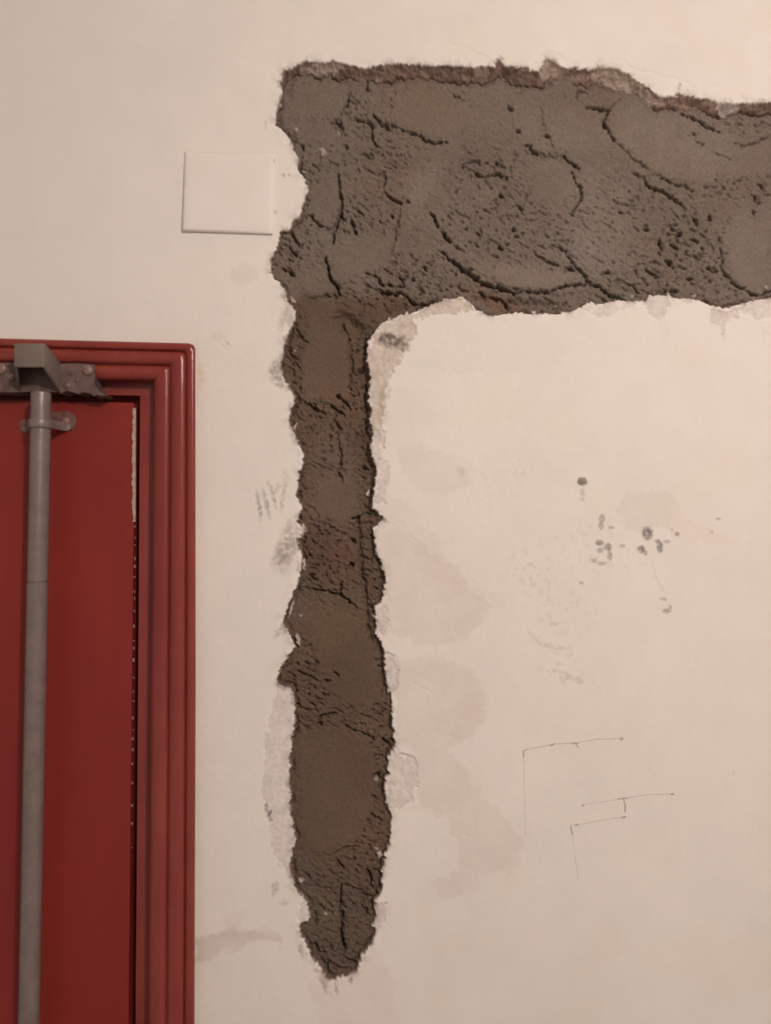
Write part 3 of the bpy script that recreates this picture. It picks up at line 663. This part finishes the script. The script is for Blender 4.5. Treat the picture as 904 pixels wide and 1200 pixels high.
def moulding(name, idxs):
    bm = bmesh.new(); rows = []
    for i in idxs:
        o_, n_ = outer[i], inner[i]
        rows.append([bm.verts.new(P(o_[0] + (n_[0] - o_[0]) * t_, o_[1] + (n_[1] - o_[1]) * t_, h_ * 0.001)) for t_, h_ in prof])
    for ra_, rb_ in zip(rows, rows[1:]):
        for j in range(len(prof) - 1):
            bm.faces.new((ra_[j], ra_[j + 1], rb_[j + 1], rb_[j]))
    return from_bm(name, bm, M_FRAME, trim, True, 50)
moulding('architrave_upright', [0, 1, 2, 3, 4, 5])
moulding('architrave_head', [6, 7, 8, 9, 10])
moulding('architrave_upright', [10, 11])

def slab(name, corners, h0, h1, mat, parent, bev=0.0):
    """four pixel corners (clockwise) at front height h1 mm, pushed straight back to h0 mm"""
    bm = bmesh.new()
    f = [P(a_, b_, h1 * 0.001) for a_, b_ in corners]
    F = [bm.verts.new(p) for p in f]
    B = [bm.verts.new((p[0], -h0 * 0.001, p[2])) for p in f]
    bm.faces.new(F); bm.faces.new(B[::-1])
    n = len(F)
    for i in range(n):
        bm.faces.new((F[i], B[i], B[(i + 1) % n], F[(i + 1) % n]))
    if bev:
        bmesh.ops.bevel(bm, geom=list(bm.edges), offset=bev, segments=3, affect='EDGES', profile=0.5)
    return from_bm(name, bm, mat, parent)
# rebate (door stop) seen between architrave and leaf
slab('rebate_upright', [(163.5, 456), (190, 447), (183, 1200), (183, VB), (159, VB), (159, 1200)], -40, -15, M_FRAME, trim, 0.0012)
slab('rebate_head', [(-640, 425), (190, 440), (189, 463.5), (163.5, 463.5), (60, 462), (-640, 454)], -40, -14.9, M_FRAME, trim, 0.0012)
slab('rebate_upright', [(-660, 445), (-632, 450), (-632, VB), (-660, VB)], -40, -15, M_FRAME, trim, 0.0012)
slab('rebate_back', [(-660, 440), (186, 440), (186, VB), (-660, VB)], -64, -56, M_FRAME, trim)

# ------------------------------------------------------------------ door leaf
door = bpy.data.objects.new('door_1', None); col.objects.link(door)
tag(door, 'red painted plain door leaf with worn pale edge', kind='structure')
slab('leaf', [(-628, 462), (40, 469.5), (157, 471.5), (156.5, 620), (150.5, 1200), (150.5, VB), (-628, VB)], -52, -12, M_LEAF, door, 0.0016)
# paint worn off the leading edge of the leaf: small flakes of bare wood, each with its own shape
rng = random.Random(5)
bm = bmesh.new()
def edge_u(v): return 157 + (v - 471) * (-0.5 / 149) if v < 620 else 156.5 + (v - 620) * (-6 / 580)
vv = 478.0
path = []
while vv < 612:
    path.append((vv, 3.0 + rng.uniform(-0.9, 0.9) + (0.8 if 500 < vv < 600 else 0))); vv += rng.uniform(2.0, 4.0)
def strip(bm, path, h1):
    prev = None
    for vv_, w_ in path:
        e = edge_u(vv_) + 2.0
        cur = [bm.verts.new(P(e - w_, vv_, (h1 + 0.05) * 0.001)), bm.verts.new(P(e - w_ * 0.5, vv_, (h1 + 0.3) * 0.001)), bm.verts.new(P(e + 0.2, vv_, (h1 - 0.5) * 0.001)), bm.verts.new(P(e + 0.9, vv_, (h1 - 5) * 0.001))]
        if prev:
            for j in range(3): bm.faces.new((prev[j], prev[j + 1], cur[j + 1], cur[j]))
        prev = cur
strip(bm, path, -12)
vv = 616.0
while vv < 1010:
    L = rng.uniform(1.2, 4.5)
    strip(bm, [(vv, 0.2), (vv + L * 0.5, rng.uniform(0.9, 2.0)), (vv + L, 0.2)], -12)
    vv += L + rng.uniform(4, 17) * (1 if vv < 880 else 2.2)
o = from_bm('worn_edge', bm, M_BARE, door); o['label'] = 'pale bare wood along the chipped door edge'

# ------------------------------------------------------------------ surface bolt: rod, guide clip, keeper
bolt = bpy.data.objects.new('door_bolt', None); col.objects.link(bolt)
tag(bolt, 'grey steel rod bolt running up the red door into its keeper', 'door bolt')

HR = 20.0      # mm, rod axis in front of the wall plane
def tube_along(name, stations, mat, parent, seg=28, cap=True):
    """stations: (u, v, h mm, radius m); circular sections square to the (near vertical) axis"""
    bm = bmesh.new(); rings = []
    for u_, v_, h_, r_ in stations:
        c = P(u_, v_, h_ * 0.001)
        rings.append([bm.verts.new((c[0] + r_ * math.cos(2 * math.pi * k / seg), c[1] + r_ * math.sin(2 * math.pi * k / seg), c[2])) for k in range(seg)])
    for a_, b_ in zip(rings, rings[1:]):
        for k in range(seg):
            bm.faces.new((a_[k], a_[(k + 1) % seg], b_[(k + 1) % seg], b_[k]))
    if cap:
        bm.faces.new(rings[0]); bm.faces.new(rings[-1])
    return from_bm(name, bm, mat, parent, True, 35)
def rod_u(v): return 48.0 - (v - 470) * (14.2 / 730) if v < 1200 else 33.8
R0 = 0.0112
st = [(rod_u(459), 459, HR, R0 * 0.84), (rod_u(460.5), 460.5, HR, R0 * 0.97), (rod_u(463), 463, HR, R0)]
for v_ in (480, 520, 560, 600, 640, 678): st.append((rod_u(v_), v_, HR, R0))
st += [(rod_u(680.5), 680.5, HR, R0 * 1.0), (rod_u(681.5), 681.5, HR, R0 * 0.93), (rod_u(683), 683, HR, R0 * 0.93), (rod_u(684), 684, HR, R0 * 1.03)]
for v_ in (720, 800, 900, 1000, 1100, 1200, 1500): st.append((rod_u(v_), v_, HR, R0 * 1.03))
tube_along('rod', st, M_ROD, bolt)

def cyl_bm(c, r, y0, y1, seg=20, dome=0.0):
    bm = bmesh.new(); rings = []
    for rr_, y in [(r, y0), (r, y1 + 0.3 * dome), (r * 0.82, y1 - 0.35 * dome), (r * 0.45, y1 - 0.85 * dome)]:
        rings.append([bm.verts.new((c[0] + rr_ * math.cos(2 * math.pi * k / seg), y, c[2] + rr_ * math.sin(2 * math.pi * k / seg))) for k in range(seg)])
    for a_, b_ in zip(rings, rings[1:]):
        for k in range(seg): bm.faces.new((a_[k], a_[(k + 1) % seg], b_[(k + 1) % seg], b_[k]))
    bm.faces.new(rings[-1]); bm.faces.new(rings[0])
    return bm
def screw(u_, v_, h_, r_, parent, slot=True, mat=None):
    """domed screw head with base on height h mm"""
    p = P(u_, v_, h_ * 0.001)
    o_ = from_bm('screw', cyl_bm(p, r_, p[1] + 0.0006, p[1] - 0.0016, 20, 0.0016), mat or M_SCREW, parent)
    return o_

# guide clip: strap bent over the rod with an ear on either side
def strap(name, mat, parent, v_c, half, leaf_h, thick=0.0018):
    ax = P(rod_u(v_c), v_c, HR * 0.001)
    base_y = -leaf_h * 0.001
    rr = R0 + 0.0004
    pts = [(-0.0245, base_y), (-0.0165, base_y), (-0.0135, base_y - 0.004)]
    pts += [(-rr, ax[1] + 0.004)]
    for k in range(0, 13):
        a_ = math.pi - math.pi * k / 12
        pts.append((rr * math.cos(a_), ax[1] - rr * math.sin(a_)))
    pts += [(rr, ax[1] + 0.006), (rr + 0.003, base_y - 0.006), (0.0175, base_y - 0.0015), (0.0225, base_y - 0.0012)]
    bm = bmesh.new(); rows = []
    n = len(pts)
    for i, (x, y) in enumerate(pts):
        x0, y0 = pts[max(i - 1, 0)]; x1, y1 = pts[min(i + 1, n - 1)]
        tx, ty = x1 - x0, y1 - y0; L = math.hypot(tx, ty); nx, ny = ty / L, -tx / L
        hw = half
        if i == n - 1: hw = half * 0.55
        if i == 0: hw = half * 0.6
        zc = ax[2] - 0.004 * max(0, (x - rr) / 0.03) * 0 
        row = []
        for s_, o_ in ((-1, 0), (1, 0), (1, thick), (-1, thick)):
            row.append(bm.verts.new((ax[0] + x + nx * o_, y + ny * o_, zc + s_ * hw)))
        rows.append(row)
    for a_, b_ in zip(rows, rows[1:]):
        for k in range(4): bm.faces.new((a_[k], a_[(k + 1) % 4], b_[(k + 1) % 4], b_[k]))
    bm.faces.new(rows[0]); bm.faces.new(rows[-1])
    bmesh.ops.recalc_face_normals(bm, faces=bm.faces)
    es = [e for e in bm.edges if len(e.link_faces) == 2 and e.calc_face_angle(0) > 1.0]
    bmesh.ops.bevel(bm, geom=es, offset=0.0006, segments=2, affect='EDGES', profile=0.5)
    return from_bm(name, bm, mat, parent, True, 45)
clip = strap('guide_clip', M_ROD, bolt, 497, 0.0050, -12)
def ear(u0, u1, v_c, rad, tilt):
    """rounded tab lying on the leaf, from the strap to a half-round end"""
    bm = bmesh.new(); a0 = P(u0, v_c, -0.010); a1 = P(u1, v_c + tilt, -0.010)
    sgn = 1 if u1 > u0 else -1
    ring = [(a0[0], a0[2] - rad * 0.8), ]
    cx_, cz_ = a1[0] - sgn * rad, a1[2]
    for k in range(0, 13):
        an = -math.pi / 2 + math.pi * k / 12
        ring.append((cx_ + sgn * rad * math.cos(an), cz_ + rad * math.sin(an)))
    ring.append((a0[0], a0[2] + rad * 0.8))
    F = [bm.verts.new((x, 0.0094, z)) for x, z in ring]; B = [bm.verts.new((x, 0.0124, z)) for x, z in ring]
    bm.faces.new(F); bm.faces.new(B[::-1]); n = len(F)
    for i in range(n): bm.faces.new((F[i], B[i], B[(i + 1) % n], F[(i + 1) % n]))
    bmesh.ops.recalc_face_normals(bm, faces=bm.faces)
    bmesh.ops.bevel(bm, geom=[e for e in bm.edges if all(abs(q.co.y - 0.0094) < 1e-6 for q in e.verts)], offset=0.0011, segments=3, affect='EDGES')
    return from_bm('clip_ear', bm, M_EAR, clip)
ear(58, 89.5, 492, 0.0118, 1.5)
ear(36, 22, 499, 0.0085, 0)
screw(77.5, 493.5, -9.6, 0.0050, clip)

# keeper: bent steel bracket on the frame head, open underneath, screwed through two wings
keep = bpy.data.objects.new('keeper_bracket', None); col.objects.link(keep)
keep.parent = bolt
keep['label'] = 'boxy steel keeper with screwed side wings'
HP = 14.0     # wing height mm
HF = 52.0     # front height mm
def prism_from(name, front, back, hf, hb, mat, parent, bev):
    bm = bmesh.new()
    F = [bm.verts.new(P(a_, b_, hf * 0.001)) for a_, b_ in front]
    B = [bm.verts.new(P(a_, b_, hb * 0.001)) for a_, b_ in back]
    n = len(F)
    bm.faces.new(F); bm.faces.new(B[::-1])
    for i in range(n): bm.faces.new((F[i], B[i], B[(i + 1) % n], F[(i + 1) % n]))
    bmesh.ops.recalc_face_normals(bm, faces=bm.faces)
    bmesh.ops.bevel(bm, geom=list(bm.edges), offset=bev, segments=2, affect='EDGES', profile=0.5)
    return from_bm(name, bm, mat, parent)
# front plate, two cheeks, top: real 3 mm sheet
prism_from('front_plate', [(16.5, 402), (52.5, 402), (52.5, 430), (16.5, 430)], [(17.0, 403.5), (53, 403.5), (53, 431.5), (17.0, 431.5)], HF, HF - 3.2, M_KEEP, keep, 0.0010)
prism_from('cheek', [(49, 402.3), (52.5, 402.3), (52.5, 429.8), (49, 429.8)], [(67.5, 424), (71, 424), (72, 460), (68.5, 460)], HF - 1, HP - 2, M_KEEP, keep, 0.0007)
prism_from('cheek', [(16.5, 402.3), (20, 402.3), (20, 429.8), (16.5, 429.8)], [(20, 424), (24, 424), (24, 459), (20, 459)], HF - 1, HP - 2, M_KEEP, keep, 0.0007)
prism_from('top_plate', [(17, 402.2), (52, 402.2), (52, 405.5), (17, 405.5)], [(21, 424), (70.5, 424), (70.5, 427.5), (21, 427.5)], HF - 1, HP - 2, M_KEEP, keep, 0.0007)
prism_from('back_plate', [(20, 424), (71, 424), (71, 459.5), (20, 459.5)], [(20, 424), (71, 424), (71, 459.5), (20, 459.5)], HP - 1.5, HP - 5, M_KPLATE, keep, 0.0007)

def wing(name, pts, h0, h1):
    bm = bmesh.new()
    F = [bm.verts.new(P(a_, b_, h1 * 0.001)) for a_, b_ in pts]
    f = bm.faces.new(F)
    B = [bm.verts.new((q.co.x, -h0 * 0.001, q.co.z)) for q in F]
    bm.faces.new(B[::-1]); n = len(F)
    for i in range(n): bm.faces.new((F[i], B[i], B[(i + 1) % n], F[(i + 1) % n]))
    bmesh.ops.recalc_face_normals(bm, faces=bm.faces)
    bmesh.ops.bevel(bm, geom=[e for e in bm.edges if abs(e.verts[0].co.y + h1 * 0.001) < 1e-5 and abs(e.verts[1].co.y + h1 * 0.001) < 1e-5], offset=0.0007, segments=2, affect='EDGES')
    return from_bm(name, bm, M_KPLATE, keep)
wing('mounting_wing', [(69, 426), (88, 425.5), (100, 426), (110.5, 427), (111, 438), (110, 447), (112, 453), (117, 459), (124, 463), (119, 464.5), (113, 462.5), (110, 464.5), (105, 461), (98, 459.5), (92, 461.5), (86, 460), (78, 458), (70, 461)], -14, HP)
wing('mounting_wing', [(-40, 424), (0, 425), (12, 424.5), (22, 426), (24, 459), (10, 460), (-6, 459), (-42, 457)], -14, HP)
for u_, v_, r_ in ((103, 434, 0.0058), (2, 432, 0.0056), (14, 442, 0.0046), (-30, 434, 0.0056)):
    screw(u_, v_, HP, r_, keep)
for u_, v_, r_ in ((90, 446, 0.0030), (78, 452, 0.0045), (84, 437, 0.0022)):   # lumps of old paint on the wing
    p = P(u_, v_, HP * 0.001)
    from_bm('paint_lump', cyl_bm(p, r_, p[1] + 0.0006, p[1] - 0.0008, 12, 0.0010), M_KPLATE, keep)

# ------------------------------------------------------------------ blank square cover plate, painted over
cp = bmesh.new()
cor = [(216.5, 177.5, 1.2), (321, 179.5, 0.6), (319.5, 274.5, 2.6), (213.5, 270, 4.6)]
nseg = 16
def bil(a_, b_):
    q = [(1 - a_) * (1 - b_), a_ * (1 - b_), a_ * b_, (1 - a_) * b_]
    return [sum(q[k] * cor[k][j] for k in range(4)) for j in range(3)]
gr = []
for j in range(nseg + 1):
    row = []
    for i in range(nseg + 1):
        # crowd the grid towards the rim so that the rim can roll over
        a_ = 0.5 - 0.5 * math.cos(math.pi * i / nseg); b_ = 0.5 - 0.5 * math.cos(math.pi * j / nseg)
        uu, v2, h_ = bil(a_, b_)
        e = min(a_, 1 - a_, b_, 1 - b_)
        roll = 1.9 * (1 - (1 - min(e / 0.045, 1)) ** 2) ** 0.5
        dish = 0.5 * math.sin(math.pi * a_) * math.sin(math.pi * b_)
        row.append(cp.verts.new(P(uu, v2, (h_ + roll + dish) * 0.001)))
    gr.append(row)
for j in range(nseg):
    for i in range(nseg):
        cp.faces.new((gr[j][i], gr[j + 1][i], gr[j + 1][i + 1], gr[j][i + 1]))
rim = [gr[0][i] for i in range(nseg + 1)] + [gr[j][nseg] for j in range(1, nseg + 1)] + [gr[nseg][i] for i in range(nseg - 1, -1, -1)] + [gr[j][0] for j in range(nseg - 1, 0, -1)]
back = [cp.verts.new((q.co.x, 0.0008, q.co.z)) for q in rim]
for k in range(len(rim)):
    cp.faces.new((rim[k], rim[(k + 1) % len(rim)], back[(k + 1) % len(rim)], back[k]))
plate = from_bm('cover_plate', cp, M_PLATE, None, True, 60)
tag(plate, 'blank square cover plate painted cream like the wall beside the mortar', 'cover plate')

# ------------------------------------------------------------------ pencil marks on the wall
def ribbon(pts, w, mat, name='pencil_mark'):
    bm = bmesh.new(); prev = None
    P2 = []
    for (a0, b0), (a1, b1) in zip(pts, pts[1:]):
        n = max(2, int(math.hypot(a1 - a0, b1 - b0) / 4))
        for k in range(n): P2.append((a0 + (a1 - a0) * k / n, b0 + (b1 - b0) * k / n))
    P2.append(pts[-1])
    for i, (a_, b_) in enumerate(P2):
        p0 = P2[max(i - 1, 0)]; p1 = P2[min(i + 1, len(P2) - 1)]
        tx, ty = p1[0] - p0[0], p1[1] - p0[1]; L = math.hypot(tx, ty) + 1e-9
        nx, ny = -ty / L, tx / L
        ww = w * (0.7 + 0.5 * rng.random()) / 2
        # lie on the actual wall surface
        iu = int(np.clip(np.searchsorted(ul, a_), 0, NU - 1)); iv = int(np.clip(np.searchsorted(vl, b_), 0, NV - 1))
        h_ = (float(Hw[max(iv - 2, 0):iv + 3, max(iu - 2, 0):iu + 3].max()) + 0.06) * 0.001
        def q(s_, hh): return bm.verts.new(((a_ + nx * ww * s_ - 452) * S, -hh, Z0 + (600 - b_ - ny * ww * s_) * S))
        cur = [q(-1, h_ - 0.0003), q(-0.8, h_), q(0.8, h_), q(1, h_ - 0.0003)]
        if prev:
            for j in range(3): bm.faces.new((prev[j], prev[j + 1], cur[j + 1], cur[j]))
        prev = cur
    return from_bm(name, bm, mat, wall, True, 80)
LINES = [[(614, 879), (648, 872), (676, 870), (700, 866), (730, 865)], [(614, 880), (615, 930), (616, 980)],
         [(683, 943), (715, 938), (733, 935), (760, 931), (788, 930)], [(668, 967), (680, 966), (705, 961), (733, 957)],
         [(671, 978), (674, 1000), (678, 1030)]]
for L_, w_ in zip(LINES, (1.3, 0.8, 1.3, 1.3, 0.8)): ribbon(L_, w_, M_PENCIL)
for L_, w_ in [([(614, 889), (613.5, 880), (619, 878)], 1.5), ([(645, 874), (651, 871)], 1.8), ([(670, 871), (678, 871)], 2.0), ([(675, 871), (678, 876)], 1.5),
               ([(726, 866), (731, 865)], 2.4), ([(728, 863), (729, 868)], 1.6), ([(682, 944), (685, 943)], 2.8), ([(786, 931), (790, 930)], 2.6),
               ([(724, 936), (737, 935)], 2.0), ([(731, 936), (733, 944), (733, 952)], 1.6), ([(728, 958), (734, 957)], 2.4),
               ([(669, 968), (671, 978)], 1.8), ([(674, 967), (678, 966)], 2.2)]:
    ribbon(L_, w_, M_PENCIL_D)
